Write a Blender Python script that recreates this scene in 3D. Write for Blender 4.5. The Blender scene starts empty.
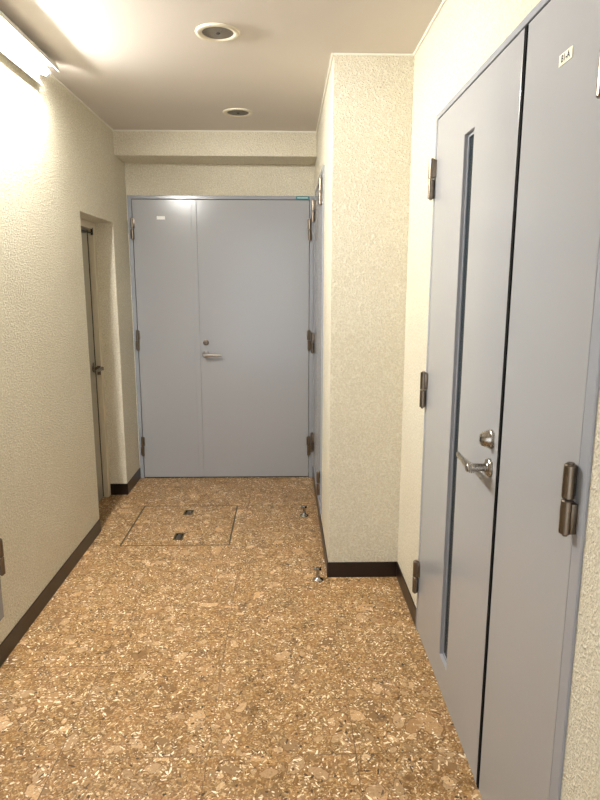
import bpy, bmesh, math
from mathutils import Vector, Matrix
PI = math.pi
sc = bpy.context.scene
COL = sc.collection

# ------------------------------------------------------------------ camera, world, exposure
F_PX, PITCH, YAW, ROLL, EYE = 608.34, 0.1882, 0.0255, 0.0016, 1.45
cam_d = bpy.data.cameras.new('camera')
cam_d.sensor_fit = 'VERTICAL'; cam_d.sensor_height = 24.0
cam_d.lens = F_PX / 800 * 24.0
cam_d.clip_start = 0.02
cam = bpy.data.objects.new('camera', cam_d); COL.objects.link(cam)
cam.matrix_world = (Matrix.Translation((0, 0, EYE)) @ Matrix.Rotation(-YAW, 4, 'Z')
                    @ Matrix.Rotation(PI / 2 - PITCH, 4, 'X') @ Matrix.Rotation(ROLL, 4, 'Z'))
sc.camera = cam

world = bpy.data.worlds.new('world'); sc.world = world
world.use_nodes = True
bg = world.node_tree.nodes['Background']
bg.inputs[0].default_value = (0.90, 0.94, 1.0, 1)      # daylight coming in through the open end behind the camera
bg.inputs[1].default_value = 2.3
TUBE_STRENGTH = 420.0
sc.view_settings.view_transform = 'Standard'
sc.view_settings.look = 'None'
sc.view_settings.gamma = 1.0
sc.view_settings.use_curve_mapping = False
sc.view_settings.exposure = 0.2

# ------------------------------------------------------------------ measured room (metres)
XL, XR, XP = -1.102, 0.564, 0.215        # left wall, right wall, side of the pillar
YF, YP, YB = 4.465, 2.840, 4.201         # far wall, front of the pillar, front of the beam
ZC, ZB = 2.424, 2.269                    # ceiling, underside of the beam
YOPEN = -1.6                             # the corridor goes on behind the camera and opens there

# ------------------------------------------------------------------ material helpers
def srgb(r, g, b):
    f = lambda c: (c / 255 / 12.92) if c / 255 <= .04045 else ((c / 255 + .055) / 1.055) ** 2.4
    return (f(r), f(g), f(b), 1)

class NT:
    def __init__(s, name):
        s.m = bpy.data.materials.new(name); s.m.use_nodes = True
        s.t = s.m.node_tree; s.b = s.t.nodes['Principled BSDF']
    def n(s, ty, **kw):
        o = s.t.nodes.new(ty)
        for k, v in kw.items(): setattr(o, k, v)
        return o
    def put(s, sock, v):
        if isinstance(v, bpy.types.NodeSocket): s.t.links.new(v, sock)
        else: sock.default_value = v
    def math(s, op, a, b=None, c=None, clamp=False):
        o = s.n('ShaderNodeMath', operation=op, use_clamp=clamp); s.put(o.inputs[0], a)
        if b is not None: s.put(o.inputs[1], b)
        if c is not None: s.put(o.inputs[2], c)
        return o.outputs[0]
    def vmath(s, op, a, b=None, out=0):
        o = s.n('ShaderNodeVectorMath', operation=op); s.put(o.inputs[0], a)
        if b is not None:
            if op == 'SCALE': s.put(o.inputs['Scale'], b)
            else: s.put(o.inputs[1], b)
        return o.outputs[out]
    def mix(s, f, a, b):
        o = s.n('ShaderNodeMix', data_type='RGBA'); s.put(o.inputs['Factor'], f)
        s.put(o.inputs['A'], a) if False else s.put(o.inputs[6], a); s.put(o.inputs[7], b)
        return o.outputs[2]
    def ramp(s, f, lo, hi, a=0.0, b=1.0):
        o = s.n('ShaderNodeMapRange'); s.put(o.inputs[0], f)
        for i, v in enumerate((lo, hi, a, b)): o.inputs[i + 1].default_value = v
        return o.outputs[0]
    def pos(s): return s.n('ShaderNodeNewGeometry').outputs['Position']
    def noise(s, vec, scale, detail=2.0, rough=.5, out='Fac'):
        o = s.n('ShaderNodeTexNoise'); s.put(o.inputs['Vector'], vec)
        o.inputs['Scale'].default_value = scale; o.inputs['Detail'].default_value = detail
        o.inputs['Roughness'].default_value = rough
        return o.outputs[out]
    def voronoi(s, vec, scale, feature='F1', dims='3D'):
        o = s.n('ShaderNodeTexVoronoi', feature=feature, voronoi_dimensions=dims)
        s.put(o.inputs['Vector'], vec); o.inputs['Scale'].default_value = scale
        return o
    def bump(s, h, strength, dist):
        o = s.n('ShaderNodeBump'); s.put(o.inputs['Height'], h)
        o.inputs['Strength'].default_value = strength; o.inputs['Distance'].default_value = dist
        s.t.links.new(o.outputs[0], s.b.inputs['Normal'])
    def base(s, c): s.put(s.b.inputs['Base Color'], c)
    def set(s, **kw):
        for k, v in kw.items(): s.put(s.b.inputs[k.replace('_', ' ')], v)

def simple(name, rgb, rough=.5, metal=0.0, bump=None):
    t = NT(name); t.base(srgb(*rgb)); t.set(Roughness=rough, Metallic=metal)
    if bump: t.bump(t.noise(t.pos(), bump[0]), bump[1], bump[2])
    return t.m

def stucco(name, rgb_hi, rgb_lo, strength):
    t = NT(name); p = t.pos()
    warp = t.vmath('ADD', p, t.vmath('SCALE', t.noise(p, 60, 1, out='Color'), .012))
    vo = t.voronoi(warp, 200, 'SMOOTH_F1')
    grain = t.math('SUBTRACT', 1.0, vo.outputs['Distance'])
    fine = t.noise(p, 320, 2)
    lump = t.ramp(t.noise(p, 110, 2), .5, .75)
    h = t.math('ADD', t.math('ADD', t.math('MULTIPLY', grain, .6), t.math('MULTIPLY', fine, .8)), t.math('MULTIPLY', lump, .8))
    pits = t.ramp(h, .55, 1.0)
    big = t.ramp(t.noise(p, 2.2, 3), .35, .7)
    c = t.mix(t.math('MULTIPLY', big, .5), srgb(*rgb_hi), srgb(*rgb_lo))
    dk = t.n('ShaderNodeMix', data_type='RGBA', blend_type='MULTIPLY')
    t.put(dk.inputs['Factor'], t.ramp(pits, 0, 1, .42, 0.0)); t.put(dk.inputs[6], c); t.put(dk.inputs[7], srgb(190, 176, 142))
    t.base(dk.outputs[2]); t.set(Roughness=.55); t.set(**{'Specular_IOR_Level': .4})
    t.bump(h, strength, .006)
    return t.m

def floor_material():
    t = NT('printed_chip_floor_tile'); p = t.pos()
    sx = t.n('ShaderNodeSeparateXYZ'); t.put(sx.inputs[0], p)
    # every square tile shifts its print a little, so the seams show
    ix = t.math('FLOOR', t.math('DIVIDE', t.math('ADD', sx.outputs[0], .245 + 4.65), .465))
    iy = t.math('FLOOR', t.math('DIVIDE', t.math('ADD', sx.outputs[1], -1.665 + 4.67), .467))
    shift = t.n('ShaderNodeCombineXYZ')
    t.put(shift.inputs[0], t.math('MULTIPLY', ix, 3.37)); t.put(shift.inputs[1], t.math('MULTIPLY', iy, 5.71))
    flat = t.n('ShaderNodeCombineXYZ'); t.put(flat.inputs[0], sx.outputs[0]); t.put(flat.inputs[1], sx.outputs[1])
    q = t.vmath('ADD', flat.outputs[0], shift.outputs[0])
    def warped(scale, amp):
        w = t.vmath('SUBTRACT', t.noise(q, scale, 2, out='Color'), (.5, .5, .5))
        return t.vmath('ADD', q, t.vmath('SCALE', w, amp))
    qw, qs = warped(28, .03), warped(70, .006)
    clump = t.ramp(t.noise(t.vmath('ADD', q, (31, 7, 0)), 10, 3), .35, .68, .25, 1.9)
    def chips(scale, a, b, density, seed, soft=.18, src=None):
        v = t.vmath('ADD', t.vmath('SCALE', src or qs, scale), (seed, seed * 1.7, 0))
        vo = t.voronoi(v, 1.0, 'F1', '2D')
        rgb = t.n('ShaderNodeSeparateColor'); t.put(rgb.inputs[0], vo.outputs['Color'])
        loc = t.vmath('SUBTRACT', v, vo.outputs['Position'])
        ro = t.n('ShaderNodeVectorRotate', rotation_type='Z_AXIS')
        t.put(ro.inputs['Vector'], loc); t.put(ro.inputs['Angle'], t.math('MULTIPLY', rgb.outputs[0], 6.283))
        fl = t.vmath('MULTIPLY', ro.outputs[0], (1 / a, 1 / b, 0))
        d = t.math('DIVIDE', t.vmath('LENGTH', fl, out=1), t.ramp(t.math('FRACT', t.math('MULTIPLY', rgb.outputs[0], 17.3)), 0, 1, .3, 1.05))
        m = t.math('MULTIPLY', t.ramp(d, 1.0, 1.0 - soft), t.math('LESS_THAN', rgb.outputs[1], t.math('MULTIPLY', clump, density) if density < .3 else density))
        return m, rgb.outputs[2]
    big = t.ramp(t.noise(q, 9, 3), .32, .68)
    c = t.mix(big, srgb(118, 84, 42), srgb(158, 116, 66))
    c = t.mix(t.math('MULTIPLY', t.ramp(t.noise(t.vmath('ADD', q, (9, 4, 0)), 6, 3), .5, .7), .6), c, srgb(168, 124, 88))
    c = t.mix(t.math('MULTIPLY', t.ramp(t.noise(t.vmath('ADD', q, (3, 14, 0)), 8, 3), .52, .7), .6), c, srgb(126, 106, 70))
    # crushed ground: broken fragments of several sizes
    def frags(c, scale, cut, lo, hi, k, seed):
        v = t.voronoi(t.vmath('ADD', qw, (seed, seed, 0)), scale, 'F1', '2D')
        e = t.n('ShaderNodeSeparateColor'); t.put(e.inputs[0], v.outputs['Color'])
        return t.mix(t.math('MULTIPLY', t.math('GREATER_THAN', e.outputs[0], cut), k), c, t.mix(e.outputs[1], srgb(*lo), srgb(*hi)))
    c = frags(c, 60, .5, (100, 68, 34), (196, 150, 94), .45, 7.7)
    c = frags(c, 130, .5, (84, 56, 28), (204, 160, 104), .5, 3.3)
    c = frags(c, 240, .6, (78, 52, 28), (232, 200, 152), .55, 1.9)
    def layer(c, args, lo, hi, k=1.0, rim=0.0):
        m, r = chips(*args)
        col = t.mix(r, srgb(*lo), srgb(*hi))
        if rim:                                        # darker line round a pebble, mottled inside
            col = t.mix(t.math('MULTIPLY', t.ramp(t.noise(q, 150, 2), .45, .62), .35), col, srgb(132, 98, 62))
            c = t.mix(t.math('MULTIPLY', t.ramp(m, .0, .02), rim), c, srgb(112, 78, 44))
            return t.mix(t.math('MULTIPLY', t.ramp(m, .5, .7), k), c, col)
        return t.mix(t.math('MULTIPLY', m, k), c, col)
    c = layer(c, (6.5, .40, .24, .42, 3.1, .14, qw), (166, 126, 80), (222, 184, 138), .92, .75)
    c = layer(c, (11, .46, .27, .42, 11.3, .2, qw), (124, 92, 56), (214, 180, 138), .9, .6)
    c = layer(c, (19, .48, .27, .36, 23.7, .25, qw), (128, 96, 60), (226, 192, 148), .9, .5)
    c = frags(c, 170, .9, (84, 56, 32), (236, 208, 164), .7, 5.1)
    c = layer(c, (24, .40, .10, .20, 47.9), (58, 40, 26), (104, 76, 48), .9)
    c = layer(c, (27, .38, .10, .20, 61.3), (228, 200, 152), (255, 244, 218), .95)
    c = layer(c, (44, .44, .15, .24, 83.9), (226, 200, 154), (255, 246, 224), .95)
    c = layer(c, (78, .48, .2, .28, 33.9), (228, 204, 160), (255, 250, 230), .95)
    c = layer(c, (36, .27, .16, .20, 101.3), (46, 32, 22), (96, 68, 42), .92)
    # dark crumbly clusters
    cl = t.math('MULTIPLY', t.ramp(t.noise(q, 11, 2), .66, .71), t.ramp(t.noise(q, 90, 2), .47, .53))
    c = t.mix(t.math('MULTIPLY', cl, .75), c, srgb(70, 54, 40))
    # seams
    fx = t.math('ABSOLUTE', t.math('SUBTRACT', t.math('FRACT', t.math('DIVIDE', t.math('ADD', sx.outputs[0], .245 + 4.65), .465)), .5))
    fy = t.math('ABSOLUTE', t.math('SUBTRACT', t.math('FRACT', t.math('DIVIDE', t.math('ADD', sx.outputs[1], -1.665 + 4.67), .467)), .5))
    seam = t.ramp(t.math('MAXIMUM', fx, fy), .4955, .4985)
    patchy = t.ramp(t.noise(p, 1.7, 2), .4, .65, .3, .9)
    c = t.mix(t.math('MULTIPLY', seam, patchy), c, srgb(84, 60, 38))
    t.base(c)
    t.set(Roughness=t.ramp(t.noise(p, 9, 3), .3, .7, .32, .48)); t.set(**{'Specular_IOR_Level': .28})
    t.bump(t.math('ADD', t.math('MULTIPLY', t.noise(p, 60, 2), .6), t.math('MULTIPLY', seam, -1.0)), .12, .002)
    return t.m

def door_paint(name, rgb):
    t = NT(name); p = t.pos()
    t.base(srgb(*rgb)); t.set(Roughness=.19)
    t.set(**{'Specular_IOR_Level': .5})
    t.bump(t.noise(p, 34, 2), .06, .004)
    return t.m

def brushed(name, rgb, rough):
    t = NT(name); p = t.pos()
    st = t.noise(t.vmath('MULTIPLY', p, (1, 1, .06)), 500, 2)
    t.base(srgb(*rgb)); t.set(Metallic=1.0, Roughness=t.ramp(st, .2, .8, rough - .08, rough + .1))
    return t.m

M = {}
M['wall'] = stucco('cream_stucco', (241, 235, 215), (231, 223, 199), .9)
M['ceiling'] = simple('cream_ceiling_paint', (214, 206, 196), .75, bump=(90, .12, .002))
M['plain'] = simple('plain_cream_plaster', (214, 204, 180), .7, bump=(70, .3, .003))
M['trim'] = simple('white_trim', (240, 236, 222), .5)
M['base'] = simple('dark_brown_vinyl', (30, 17, 13), .3, bump=(40, .08, .002))
M['floor'] = floor_material()
M['door'] = door_paint('grey_door_paint', (162, 163, 165))
M['frame'] = door_paint('grey_frame_paint', (154, 157, 163))
M['olive'] = door_paint('dull_grey_door_paint', (172, 166, 150))
M['steel'] = brushed('brushed_steel', (168, 162, 153), .24)
M['hinge'] = brushed('dull_hinge_steel', (124, 113, 100), .3)
M['chrome'] = simple('chrome', (168, 166, 162), .14, 1.0)
M['black'] = simple('black_metal', (26, 25, 24), .45)
M['dark'] = simple('dark_void', (14, 14, 16), .8)  # near-black colour standing in for the unlit space behind the doors
M['rubber_and_gap'] = simple('black_rubber_and_gap', (13, 13, 13), .8)  # door stop pads, and the black strips set into door gaps
M['rubber_and_gap'].node_tree.nodes['Principled BSDF'].inputs['Specular IOR Level'].default_value = .08
M['brass'] = simple('tarnished_metal_edge', (92, 80, 56), .5, .3)
M['plate'] = simple('cream_plastic_plate', (242, 236, 206), .4)
M['ink'] = simple('dark_ink', (34, 30, 26), .7)
M['sticker'] = simple('white_sticker', (250, 250, 248), .5)
M['teal'] = simple('teal_sticker', (38, 112, 122), .45)
M['tealtxt'] = simple('pale_teal_print', (168, 204, 206), .5)
M['rim'] = simple('cream_rim_paint', (216, 207, 184), .5)
M['tubeholder'] = simple('white_enamel', (238, 238, 234), .35)
def grille_mat():
    t = NT('grey_mesh_disc'); p = t.pos()
    v = t.voronoi(p, 420, 'F1', '3D')
    t.base(t.mix(t.ramp(v.outputs['Distance'], .2, .5), srgb(72, 68, 62), srgb(126, 120, 110))); t.set(Roughness=.7)
    return t.m
M['grille'] = grille_mat()
def glass_mat():
    t = NT('dark_wired_glass'); p = t.pos()
    t.base(srgb(46, 62, 70)); t.set(Roughness=.18); t.set(**{'Transmission_Weight': .55, 'IOR': 1.45})
    t.bump(t.noise(p, 130, 2), .5, .004)
    return t.m
M['glass'] = glass_mat()
def tube_mat():
    t = NT('lit_fluorescent_tube')
    t.base((1, 1, 1, 1)); t.put(t.b.inputs['Emission Color'], (1.0, .98, .945, 1))
    t.b.inputs['Emission Strength'].default_value = TUBE_STRENGTH
    return t.m
M['tube'] = tube_mat()

# ------------------------------------------------------------------ mesh helpers
def box(bm, x0, x1, y0, y1, z0, z1, bev=0):
    tmp = bmesh.new()
    bmesh.ops.create_cube(tmp, size=1, matrix=Matrix.Translation(((x0 + x1) / 2, (y0 + y1) / 2, (z0 + z1) / 2))
                          @ Matrix.Diagonal((x1 - x0, y1 - y0, z1 - z0, 1)))
    if bev: bmesh.ops.bevel(tmp, geom=tmp.edges[:], offset=bev, segments=2, affect='EDGES', profile=.5)
    merge(bm, tmp)

def merge(bm, tmp):
    me = bpy.data.meshes.new('tmp'); tmp.to_mesh(me); tmp.free(); bm.from_mesh(me); bpy.data.meshes.remove(me)

def lathe(bm, prof, origin, axis=(0, 0, 1), seg=32):
    """revolve (radius, height) pairs about axis through origin"""
    tmp = bmesh.new(); rings = []
    q = Vector((0, 0, 1)).rotation_difference(Vector(axis).normalized()).to_matrix().to_4x4()
    mt = Matrix.Translation(origin) @ q
    for r, h in prof:
        if r < 1e-6: rings.append([tmp.verts.new(mt @ Vector((0, 0, h)))])
        else: rings.append([tmp.verts.new(mt @ Vector((r * math.cos(2 * PI * k / seg), r * math.sin(2 * PI * k / seg), h))) for k in range(seg)])
    for a, b in zip(rings, rings[1:]):
        for k in range(seg):
            k2 = (k + 1) % seg
            if len(a) == 1 and len(b) == 1: continue
            if len(a) == 1: tmp.faces.new((a[0], b[k], b[k2]))
            elif len(b) == 1: tmp.faces.new((a[k], a[k2], b[0]))
            else: tmp.faces.new((a[k], a[k2], b[k2], b[k]))
    bmesh.ops.recalc_face_normals(tmp, faces=tmp.faces[:])
    merge(bm, tmp)

def cyl(bm, p0, p1, r, seg=24, bev=.0):
    p0, p1 = Vector(p0), Vector(p1); L = (p1 - p0).length
    b = bev or min(r, L) * .12
    lathe(bm, [(0, 0), (r - b, 0), (r, b), (r, L - b), (r - b, L), (0, L)], p0, p1 - p0, seg)

def prism(bm, pts, axis, a, b):
    """extrude a closed 2-D outline along x, y or z"""
    def mk(u, v, w): return {'x': (w, u, v), 'y': (u, w, v), 'z': (u, v, w)}[axis]
    tmp = bmesh.new()
    A = [tmp.verts.new(mk(u, v, a)) for u, v in pts]; B = [tmp.verts.new(mk(u, v, b)) for u, v in pts]
    tmp.faces.new(A); tmp.faces.new(B[::-1]); n = len(pts)
    for i in range(n): tmp.faces.new((A[i], A[(i + 1) % n], B[(i + 1) % n], B[i]))
    bmesh.ops.recalc_face_normals(tmp, faces=tmp.faces[:])
    merge(bm, tmp)

def slab(bm, axis, d0, d1, u0, u1, v0, v1, holes=()):
    """slab normal to axis between d0 and d1 with rectangular holes (u0,u1,v0,v1); clean outer skin"""
    us = sorted({u0, u1, *[h[0] for h in holes], *[h[1] for h in holes]})
    vs = sorted({v0, v1, *[h[2] for h in holes], *[h[3] for h in holes]})
    us = [u for u in us if u0 <= u <= u1]; vs = [v for v in vs if v0 <= v <= v1]
    def mk(u, v, w): return {'x': (w, u, v), 'y': (u, w, v), 'z': (u, v, w)}[axis]
    def solid(i, j):
        if not (0 <= i < len(us) - 1 and 0 <= j < len(vs) - 1): return False
        cu, cv = (us[i] + us[i + 1]) / 2, (vs[j] + vs[j + 1]) / 2
        return not any(h[0] < cu < h[1] and h[2] < cv < h[3] for h in holes)
    tmp = bmesh.new(); V = {}
    def vert(u, v, w):
        k = (u, v, w)
        if k not in V: V[k] = tmp.verts.new(mk(u, v, w))
        return V[k]
    def quad(*ps): tmp.faces.new([vert(*p) for p in ps])
    for i in range(len(us) - 1):
        for j in range(len(vs) - 1):
            if not solid(i, j): continue
            a, b, c, d = us[i], us[i + 1], vs[j], vs[j + 1]
            for w in (d0, d1): quad((a, c, w), (b, c, w), (b, d, w), (a, d, w))
            if not solid(i - 1, j): quad((a, c, d0), (a, d, d0), (a, d, d1), (a, c, d1))
            if not solid(i + 1, j): quad((b, c, d0), (b, d, d0), (b, d, d1), (b, c, d1))
            if not solid(i, j - 1): quad((a, c, d0), (b, c, d0), (b, c, d1), (a, c, d1))
            if not solid(i, j + 1): quad((a, d, d0), (b, d, d0), (b, d, d1), (a, d, d1))
    bmesh.ops.recalc_face_normals(tmp, faces=tmp.faces[:])
    merge(bm, tmp)

def obj(name, bm, mat, parent=None, smooth=False, bevel=0):
    me = bpy.data.meshes.new(name)
    if isinstance(bm, bpy.types.Mesh): me = bm
    else: bm.to_mesh(me); bm.free()
    me.materials.clear(); me.materials.append(M[mat])
    if smooth:
        for p in me.polygons: p.use_smooth = True
        me.set_sharp_from_angle(angle=math.radians(40))
    o = bpy.data.objects.new(name, me); COL.objects.link(o)
    if parent:
        o.parent = parent
        root_loc = Vector((0, 0, 0)); q = parent
        while q: root_loc += q.location; q = q.parent
        o.location = -root_loc
    if bevel:
        mod = o.modifiers.new('bevel', 'BEVEL'); mod.width = bevel; mod.segments = 3; mod.limit_method = 'ANGLE'
    return o

def new(): return bmesh.new()

def tag(o, label, cat, group=None, kind=None):
    o['label'] = label; o['category'] = cat
    if group: o['group'] = group
    if kind: o['kind'] = kind
    return o

def thing(name, loc, label, cat, group=None, kind=None):
    o = bpy.data.objects.new(name, None); COL.objects.link(o); o.location = loc
    o.empty_display_size = .05
    return tag(o, label, cat, group, kind)

def lettering(text, size, depth, matrix, mat, parent):
    cu = bpy.data.curves.new('lettering', 'FONT'); cu.body = text; cu.size = size; cu.extrude = depth; cu.offset = .0005
    cu.align_x = 'CENTER'; cu.align_y = 'CENTER'
    tmp = bpy.data.objects.new('tmp_text', cu); COL.objects.link(tmp)
    bpy.context.view_layer.update()
    me = bpy.data.meshes.new_from_object(tmp.evaluated_get(bpy.context.evaluated_depsgraph_get()))
    bpy.data.objects.remove(tmp); bpy.data.curves.remove(cu)
    me.transform(matrix); me.name = 'lettering'
    return obj('lettering', me, mat, parent)

# ------------------------------------------------------------------ room shell
HATCH = (-.935, -.313, 3.235, 3.862)
b = new(); slab(b, 'z', -.06, 0, XL - .35, XR + .2, YOPEN, YF + .02, [HATCH]); 
tag(obj('floor', b, 'floor'), 'brown chip-patterned vinyl tile floor', 'floor', kind='structure')
b = new(); box(b, XL - .35, XR + .2, YOPEN, YF + .2, ZC, ZC + .08)
tag(obj('ceiling', b, 'ceiling'), 'smooth cream painted ceiling', 'ceiling', kind='structure')

REC = (3.448, 4.091, 0, 1.835)
LOW = (1.38, 2.188, .182, 2.05)
b = new()
slab(b, 'x', XL - .26, XL, YOPEN, YF + .1, 0, ZC, [REC, LOW])
slab(b, 'x', XL - .34, XL - .262, YOPEN, YF + .1, 0, ZC)
tag(obj('wall_left', b, 'wall', bevel=.004), 'long cream stucco wall on the left with a door recess', 'wall', kind='structure')

FD = (-1.094, .211, 0, 2.056)            # far door frame outline
b = new()
slab(b, 'y', YF, YF + .11, XL, XP, 0, ZC, [FD])
slab(b, 'y', YF + .112, YF + .16, XL, XP, 0, ZC)
tag(obj('wall_far', b, 'wall'), 'short cream stucco wall above the far double door', 'wall', kind='structure')

PD = (3.385, 4.30, .123, 2.07)           # shaft door in the side of the pillar
b = new()
slab(b, 'x', XP, XP + .12, YP, YF + .1, 0, ZC, [PD])
slab(b, 'x', XP + .12, XR + .15, YP, YF + .1, 0, ZC)
bmesh.ops.remove_doubles(b, verts=b.verts[:], dist=1e-5)
# drop the inner skin where the two slabs meet in front
tag(obj('wall_pillar', b, 'wall'), 'cream stucco pillar jutting out from the right wall', 'wall', kind='structure')

RD = (1.062, 2.370, 0, 2.057)            # right door frame outline
b = new()
slab(b, 'x', XR, XR + .11, YOPEN, YP, 0, ZC, [RD])
slab(b, 'x', XR + .112, XR + .16, YOPEN, YP, 0, ZC)
tag(obj('wall_right', b, 'wall'), 'cream stucco wall around the grey door on the right', 'wall', kind='structure')

b = new(); box(b, XL, XP, YB, YF, ZB, ZC, .004)
tag(obj('ceiling_beam', b, 'wall'), 'cream stucco beam across the ceiling above the far door', 'beam', kind='structure')

# thin white bead where walls meet the ceiling
T = .0085
def trim(n, x0, x1, y0, y1, label):
    b = new(); box(b, x0, x1, y0, y1, ZC - T, ZC, .002)
    tag(obj('trim_%d' % n, b, 'trim'), label, 'trim', kind='structure')
trim(1, XL, XL + T, YOPEN, YB - T, 'thin white bead along the top of the left wall')
trim(2, XL, XP, YB - T, YB, 'thin white bead along the top of the far beam')
trim(3, XP - T, XP, YP - T, YB - T, 'thin white bead along the top of the pillar side')
trim(4, XP, XR, YP - T, YP, 'thin white bead along the top of the pillar front')
trim(5, XR - T, XR, YOPEN, YP - T, 'thin white bead along the top of the right wall')

# dark skirting
BH, BT = .081, .005
def skirting(side, boxes, label):
    b = new()
    for q in boxes: box(b, *q, 0, BH, .0015)
    tag(obj('baseboard_' + side, b, 'base'), label, 'baseboard', kind='structure')
skirting('left', [(XL, XL + BT, YOPEN, REC[0])], 'dark brown skirting along the foot of the left wall')
skirting('recess', [(XL - .115, XL + BT, REC[1] - BT, REC[1]), (XL, XL + BT, REC[1], YF)], 'dark brown skirting wrapping the corner between recess and far door')
skirting('pillar', [(XP - BT, XP, YP - BT, YF), (XP, XR, YP - BT, YP)], 'dark brown skirting around the foot of the pillar')
skirting('right', [(XR - BT, XR, RD[1], YP - BT), (XR - BT, XR, YOPEN, RD[0])], 'dark brown skirting along the foot of the right wall')

# ------------------------------------------------------------------ hinge, lever and lock builders
def hinge(parent, base, up, nrm, side, r=.0105):
    """two-knuckle flag hinge: base = foot of the barrel on the door face; nrm points into the corridor; side towards the frame"""
    base, nrm, side = Vector(base), Vector(nrm), Vector(side)
    ax = base + nrm * r * 1.25; Lh = up / 2 - .0015
    h = None
    for k, (z0, dirn) in enumerate(((0, 1), (up / 2 + .0015, -1))):
        b = new(); p = ax + Vector((0, 0, z0)); cyl(b, p, p + Vector((0, 0, Lh)), r, bev=.002)
        # wing that ties the knuckle to frame (lower) or leaf (upper)
        w0 = p - nrm * r * .2; s = side * dirn
        c = [w0, w0 + s * .016 - nrm * (r * 1.02), Vector((0, 0, Lh))]
        lo = Vector([min(c[0][i], c[1][i]) for i in range(3)]); hi = Vector([max(c[0][i], c[1][i]) for i in range(3)])
        box(b, lo.x, hi.x, lo.y, hi.y, p.z + .004, p.z + Lh - .004, .001)
        if k == 0:
            cyl(b, p - Vector((0, 0, .005)), p, r * .45, 12)
            h = obj('hinge', b, 'hinge', parent, True)
        else:
            cyl(b, p + Vector((0, 0, Lh)), p + Vector((0, 0, Lh + .003)), r * .6, 12)
            obj('upper_knuckle', b, 'hinge', h, True)
    return h

def lever(parent, base, nrm, along, mat='steel', L=.118):
    """rose + stem + flat tapering lever"""
    base, n, a = Vector(base), Vector(nrm), Vector(along); up = Vector((0, 0, 1))
    b = new()
    lathe(b, [(0, 0), (.0245, 0), (.0255, .002), (.0255, .008), (.023, .0105), (.0135, .011), (.0118, .013), (.0118, .064), (.010, .066), (0, .066)], base, n, 36)
    root = obj('lever_handle', b, mat, parent, True)
    tmp = bmesh.new(); N = 14; secs = []
    for i in range(N + 1):
        t = i / N; d = -.010 + t * (L + .010)
        hh = .0125 - .0045 * t; tt = .0105 - .0055 * min(1, t * 1.3)
        off = .054 - .006 * t ** 2
        ctr = base + n * off + a * d - up * (.003 * t)
        sec = []
        for k in range(12):
            an = 2 * PI * k / 12
            cu, su = math.cos(an), math.sin(an)
            e = .7
            sec.append(tmp.verts.new(ctr + n * tt * math.copysign(abs(cu) ** e, cu) + up * hh * math.copysign(abs(su) ** e, su)))
        secs.append(sec)
    for s0, s1 in zip(secs, secs[1:]):
        for k in range(12): tmp.faces.new((s0[k], s0[(k + 1) % 12], s1[(k + 1) % 12], s1[k]))
    tmp.faces.new(secs[0]); tmp.faces.new(secs[-1][::-1])
    bmesh.ops.recalc_face_normals(tmp, faces=tmp.faces[:])
    b = new(); merge(b, tmp)
    obj('grip', b, mat, root, True)
    return root

# ------------------------------------------------------------------ far double door (faces the camera, -Y)
d1 = thing('door_1', (-.44, YF, 0), 'wide grey double door at the far end of the corridor', 'door', kind='structure')
fx0, fx1, fz = FD[0], FD[1], FD[3]
FY = YF - .014
b = new()
box(b, fx0, fx0 + .028, FY, YF + .10, 0, fz, .002); box(b, fx1 - .031, fx1, FY, YF + .10, 0, fz, .002)
box(b, fx0 + .028, fx1 - .031, FY, YF + .10, fz - .024, fz, .002)
obj('frame', b, 'frame', d1)
b = new(); box(b, fx0 + .028, fx1 - .031, YF + .0, YF + .09, .0, .004)
obj('threshold', b, 'black', d1)
lx0, lx1, lz = fx0 + .0315, fx1 - .0345, fz - .0275
SPL = -.632
b = new(); box(b, lx0, SPL - .0015, FY + .003, YF + .03, .009, lz, .0015)
leafA = obj('leaf', b, 'door', d1)
b = new(); box(b, SPL + .0015, lx1, FY + .003, YF + .03, .009, lz, .0015)
leafB = obj('leaf', b, 'door', d1)
b = new(); box(b, -.651, -.615, FY - .003, FY + .0028, .012, lz - .002, .0015)
obj('meeting_strip', b, 'door', d1)
b = new(); box(b, fx0 + .03, fx1 - .033, YF + .05, YF + .06, .006, fz - .025)
obj('dark_backing', b, 'dark', d1)  # added dark sheet closing the opening, so the gaps read as unlit
for z in (.180, .975, 1.757):
    hinge(d1, (fx0 + .0295, FY + .003, z), .146, (0, -1, 0), (-1, 0, 0))
    hinge(d1, (fx1 - .0325, FY + .003, z - .002), .146, (0, -1, 0), (1, 0, 0))
lever(d1, (-.577, FY + .003, .945), (0, -1, 0), (1, 0, 0))
b = new()
lathe(b, [(0, 0), (.021, 0), (.0215, .003), (.020, .008), (.0135, .010), (.0125, .0085), (0, .0085)], (-.573, FY + .003, 1.03), (0, -1, 0), 32)
cylr = obj('lock_cylinder', b, 'hinge', d1, True)
b = new(); box(b, -.5745, -.5715, FY - .0062, FY - .0052, 1.023, 1.037)
obj('keyhole', b, 'black', cylr)
b = new(); box(b, -.894, -.836, FY + .0018, FY + .0028, 1.894, 1.917, .0003)
obj('nameplate', b, 'sticker', d1)['label'] = 'small white blank plate'
b = new(); box(b, .083, .176, FY - .0012, FY - .0002, fz - .0225, fz - .001)
stk = obj('sticker', b, 'teal', d1); stk['label'] = 'teal sticker with pale print'
b = new(); box(b, .092, .166, FY - .0018, FY - .0013, fz - .0165, fz - .008)
obj('sticker_print', b, 'tealtxt', stk)

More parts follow.
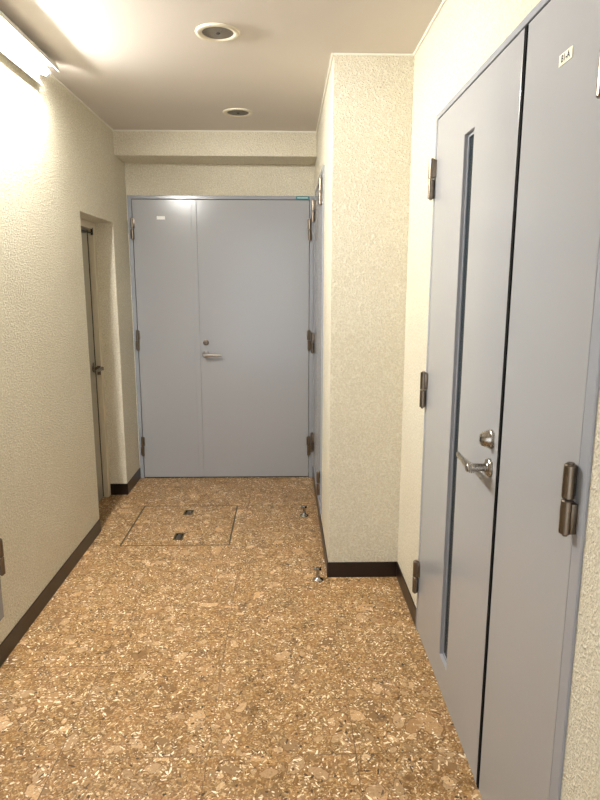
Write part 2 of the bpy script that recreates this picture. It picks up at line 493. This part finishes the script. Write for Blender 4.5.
# ------------------------------------------------------------------ right double door (faces -X)
d2 = thing('door_2', (XR, 1.72, 0), 'grey double door with narrow glass slit, at right', 'door', kind='structure')
ry0, ry1, rz = RD[0], RD[1], RD[3]
FX = XR - .006
b = new()
box(b, FX, XR + .10, ry0, ry0 + .036, 0, rz, .002); box(b, FX, XR + .10, ry1 - .020, ry1, 0, rz, .002)
box(b, FX, XR + .10, ry0 + .036, ry1 - .020, rz - .018, rz, .002)
obj('frame', b, 'frame', d2)
b = new(); box(b, XR, XR + .09, ry0 + .037, ry1 - .021, 0, .004)
obj('threshold', b, 'black', d2)
b = new(); box(b, XR + .055, XR + .065, ry0 + .037, ry1 - .021, .006, rz - .02)
obj('dark_backing', b, 'dark', d2)
LX = FX + .0015                                       # face of the leaves
LZ = rz - .022
SLOT = (1.893, 1.992, .128, 1.905)
b = new(); slab(b, 'x', LX, LX + .040, 1.5282, ry1 - .0235, .007, LZ, [SLOT])
leaf = obj('leaf', b, 'door', d2, bevel=.0015)
b = new(); slab(b, 'x', LX + .012, LX + .022, SLOT[0], SLOT[1], SLOT[2], SLOT[3], [(SLOT[0] + .009, SLOT[1] - .009, SLOT[2] + .009, SLOT[3] - .009)])
obj('glazing_bead', b, 'frame', d2)
b = new(); box(b, LX + .0155, LX + .0205, SLOT[0] + .0091, SLOT[1] - .0091, SLOT[2] + .0091, SLOT[3] - .0091)
obj('glass_pane', b, 'glass', d2)['label'] = 'narrow strip of dark patterned glass'
b = new(); box(b, LX - .003, LX - .0002, 1.5277, 1.556, .010, LZ - .002, .0015)
obj('meeting_strip', b, 'door', d2)
b = new(); box(b, LX - .0025, LX + .038, 1.5122, 1.5273, .010, LZ - .002)
obj('dark_gap_strip', b, 'rubber_and_gap', d2)  # black strip added to paint the shade inside the gap between leaves
b = new(); box(b, LX, LX + .040, ry0 + .0395, 1.5115, .007, LZ, .0015)
obj('leaf', b, 'door', d2)
for z in (.178, .972, 1.762):
    hinge(d2, (LX, ry1 - .0195, z), .140, (-1, 0, 0), (0, 1, 0), .0118)
    hinge(d2, (LX, ry0 + .040, z + .002), .140, (-1, 0, 0), (0, -1, 0), .0122)
lever(d2, (LX, 1.580, .960), (-1, 0, 0), (0, 1, 0), L=.145)
b = new()
lathe(b, [(0, 0), (.0255, 0), (.0265, .003), (.0265, .008), (.024, .010), (.0235, .013), (.0195, .026), (.0165, .030), (.006, .032), (0, .032)], (LX, 1.580, 1.040), (-1, 0, 0), 36)
tt = obj('lock_knob', b, 'steel', d2, True)
b = new(); box(b, LX - .0335, LX - .0315, 1.576, 1.584, 1.0335, 1.0465, .0005)
obj('key_slot', b, 'black', tt)
b = new(); box(b, LX - .0016, LX - .0002, 1.268, 1.326, 1.8825, 1.9045, .0004)
npl = obj('nameplate', b, 'plate', d2); npl['label'] = 'small cream plate reading B1-A'
lettering('B1-A', .0185, .0002, Matrix.Translation((LX - .0018, 1.297, 1.8935)) @ Matrix.Rotation(-PI / 2, 4, 'Z') @ Matrix.Rotation(PI / 2, 4, 'X'), 'ink', npl)

# ------------------------------------------------------------------ shaft door in the side of the pillar (faces -X)
d3 = thing('door_3', (XP, 3.84, PD[2]), 'raised grey shaft door in the side of the pillar', 'door', kind='structure')
py0, py1, pz0, pz1 = PD
PX = XP - .010
b = new()
slab(b, 'x', PX, XP + .10, py0, py1, pz0, pz1, [(py0 + .03, py1 - .03, pz0 + .03, pz1 - .03)])
obj('frame', b, 'frame', d3, bevel=.0015)
for y0, y1 in ((py0 + .033, 3.8425), (3.8455, py1 - .033)):
    b = new(); box(b, PX + .004, PX + .04, y0, y1, pz0 + .033, pz1 - .033, .0015)
    obj('leaf', b, 'door', d3)
b = new(); box(b, PX + .06, PX + .07, py0 + .031, py1 - .031, pz0 + .031, pz1 - .031)
obj('dark_backing', b, 'dark', d3)
for z in (.232, 1.870): hinge(d3, (PX + .004, py0 + .0315, z), .140, (-1, 0, 0), (0, -1, 0))
for z in (.255, .975, 1.865): hinge(d3, (PX + .004, py1 - .0315, z), .140, (-1, 0, 0), (0, 1, 0))

# ------------------------------------------------------------------ door in the left recess (faces +X)
d4 = thing('door_4', (-1.25, 3.77, 0), 'dull grey door set back in the recess of the left wall', 'door', kind='structure')
b = new()
slab(b, 'x', -1.34, -1.218, REC[0], REC[1], 0, REC[3], [(REC[0] + .045, 4.041, -.01, 1.792)])
obj('frame', b, 'plain', d4, bevel=.002)
b = new(); box(b, -1.29, -1.25, REC[0] + .048, 4.0185, .008, 1.788, .0015)
obj('leaf', b, 'olive', d4)
b = new(); box(b, -1.28, -1.2515, 4.019, 4.0395, .008, 1.788)
obj('dark_gap_strip', b, 'rubber_and_gap', d4)  # black strip filling the gap between leaf and frame
b = new(); box(b, -1.325, -1.315, REC[0] + .046, 4.040, .002, 1.791)
obj('dark_backing', b, 'dark', d4)
lever(d4, (-1.25, 3.978, .905), (1, 0, 0), (0, -1, 0), 'hinge')
b = new(); cyl(b, (-1.25, 3.978, .935), (-1.243, 3.978, .935), .011)
obj('lock_cylinder', b, 'hinge', d4, True)
b = new(); box(b, -1.25, -1.225, 3.80, 3.93, 1.760, 1.774, .003); cyl(b, (-1.232, 3.93, 1.768), (-1.222, 4.03, 1.768), .004); box(b, -1.228, -1.2155, 4.02, 4.036, 1.755, 1.800, .002)
obj('door_closer', b, 'black', d4)
b = new(); box(b, -1.245, -1.222, 4.0385, 4.0408, .855, .915)
obj('strike_plate', b, 'hinge', d4)

# ------------------------------------------------------------------ small raised door at the left edge (faces +X)
d5 = thing('door_5', (XL, 1.8, LOW[2]), 'raised grey shaft door in the left wall near the camera', 'door', kind='structure')
b = new()
slab(b, 'x', XL - .10, XL + .012, LOW[0], LOW[1], LOW[2], LOW[3], [(LOW[0] + .03, LOW[1] - .03, LOW[2] + .03, LOW[3] - .03)])
obj('frame', b, 'frame', d5, bevel=.0015)
b = new(); box(b, XL - .03, XL + .008, LOW[0] + .033, LOW[1] - .033, LOW[2] + .033, LOW[3] - .033, .0015)
obj('leaf', b, 'door', d5)
b = new(); box(b, XL - .07, XL - .06, LOW[0] + .031, LOW[1] - .031, LOW[2] + .031, LOW[3] - .031)
obj('dark_backing', b, 'dark', d5)
for z in (.362, 1.10, 1.80): hinge(d5, (XL + .008, LOW[1] - .0315 + .026, z), .140, (1, 0, 0), (0, 1, 0), .012)

# ------------------------------------------------------------------ fluorescent lamp in the left ceiling corner
TY0, TY1 = 1.70, 2.95
lamp = thing('fluorescent_lamp', (-1.06, 2.33, ZC), 'lit fluorescent tube in a white trough, in the ceiling corner above the left wall', 'lamp')
Rl, Ll = (-.997, 2.3748), (-1.080, 2.318)
G = .0115
b = new()
outline = [(Rl[0], Rl[1]), (Rl[0] - .006, Rl[1] + .026), (XL + G + .002, ZC - .002), (XL + .001, ZC - G - .004), (XL + .001, Ll[1] + .03), (Ll[0], Ll[1]),
           (Ll[0] + .003, Ll[1] + .003), (XL + .012, Ll[1] + .034), (XL + .014, ZC - .026), (XL + .03, ZC - .014), (Rl[0] - .010, Rl[1] + .022), (Rl[0] - .003, Rl[1] + .001)]
prism(b, outline, 'y', TY0 - .03, TY1 + .012)
obj('trough', b, 'tubeholder', lamp)
b = new(); cyl(b, (-1.050, TY0, 2.368), (-1.050, TY1 - .022, 2.368), .0145, 24)
obj('tube', b, 'tube', lamp, True)
for y0, y1 in ((TY0 - .025, TY0 - .0005), (TY1 - .0215, TY1 + .004)):
    b = new(); cyl(b, (-1.050, y0, 2.368), (-1.050, y1, 2.368), .0165, 24)
    box(b, -1.087, -1.055, y0 + .004, y1 - .004, 2.362, 2.378)
    obj('lamp_holder', b, 'tubeholder', lamp, True)

# ------------------------------------------------------------------ round ceiling fittings
def fitting():
    t = thing('round_ceiling_fitting', (-.259, 2.630, ZC), 'nearer of the two round cream-rimmed ceiling fittings', 'ceiling fitting', 'round ceiling fittings')
    b = new()
    lathe(b, [(.062, -.001), (.062, -.004), (.065, -.006), (.071, -.0075), (.080, -.0085), (.086, -.006), (.0875, -.002), (.0875, -.0002), (.062, -.0002)], (-.259, 2.630, ZC), (0, 0, 1), 64)
    obj('rim', b, 'rim', t, True)
    b = new(); lathe(b, [(0, -.0045), (.03, -.0042), (.0618, -.003), (.0618, -.001), (0, -.001)], (-.259, 2.630, ZC), (0, 0, 1), 48)
    g = obj('mesh_disc', b, 'grille', t, True)
    b = new(); lathe(b, [(0, -.0075), (.007, -.007), (.009, -.0047), (0, -.0046)], (-.259, 2.630, ZC), (0, 0, 1), 24)
    obj('center_cap', b, 'ink', g, True)
    return t
def dup(root, loc, label):
    r = root.copy(); COL.objects.link(r); r.location = loc; r['label'] = label
    for ch in list(root.children):
        c = ch.copy(); COL.objects.link(c); c.parent = r
        for gch in list(ch.children):
            d = gch.copy(); COL.objects.link(d); d.parent = c
    return r
fit = fitting()
dup(fit, (-.264, 3.766, ZC), 'farther of the two round cream-rimmed ceiling fittings, close to the beam')

# ------------------------------------------------------------------ floor door stops
def stop():
    x, y = .162, 2.811
    t = thing('door_stop', (x, y, 0), 'chrome floor door stop beside the front corner of the pillar', 'door stop', 'floor door stops')
    b = new()
    lathe(b, [(0, 0), (.026, 0), (.027, .002), (.026, .005), (.019, .010), (.0125, .013), (.0095, .018), (.0088, .048), (.0105, .053), (.0105, .064), (.009, .067), (0, .067)], (x, y, 0), (0, 0, 1), 36)
    obj('post', b, 'chrome', t, True)
    b = new(); cyl(b, (x - .006, y, .0595), (x - .018, y, .0605), .006, 20); cyl(b, (x - .0182, y, .0605), (x - .0225, y, .0605), .0085, 20)
    obj('catch', b, 'chrome', t, True)
    b = new(); cyl(b, (x + .0106, y, .0595), (x + .0165, y, .0595), .0085, 20)
    obj('rubber_pad', b, 'rubber_and_gap', t, True)
    return t
st = stop()
dup(st, (.121, 3.668, 0), 'chrome floor door stop farther back, beside the shaft door')

# ------------------------------------------------------------------ access hatch in the floor
hx0, hx1, hy0, hy1 = HATCH
hat = thing('floor_hatch', ((hx0 + hx1) / 2, (hy0 + hy1) / 2, 0), 'square tiled access hatch with thin metal edges in the floor', 'floor hatch')
W = .009
b = new(); slab(b, 'z', -.03, .0008, hx0 + .0005, hx1 - .0005, hy0 + .0005, hy1 - .0005, [(hx0 + W, hx1 - W, hy0 + W * .6, hy1 - W * .6)])
obj('edge_frame', b, 'brass', hat)
b = new(); 
H1 = (-.653, -.592, 3.700, 3.784); H2 = (-.650, -.592, 3.312, 3.410)
slab(b, 'z', -.025, .0, hx0 + W + .001, hx1 - W - .001, hy0 + W * .6 + .001, hy1 - W * .6 - .001, [H1, H2])
obj('cover', b, 'floor', hat)
for q in (H1, H2):
    b = new(); slab(b, 'z', -.012, .001, q[0] + .0004, q[1] - .0004, q[2] + .0004, q[3] - .0004, [(q[0] + .007, q[1] - .007, q[2] + .008, q[3] - .008)])
    box(b, q[0] + .001, q[1] - .001, q[2] + .001, q[3] - .001, -.014, -.0122)
    hd = obj('recessed_handle', b, 'brass', hat)
    b = new(); box(b, q[0] + .018, q[1] - .018, q[2] + .010, q[3] - .010, -.008, -.001, .001)
    obj('pull_bar', b, 'hinge', hd)
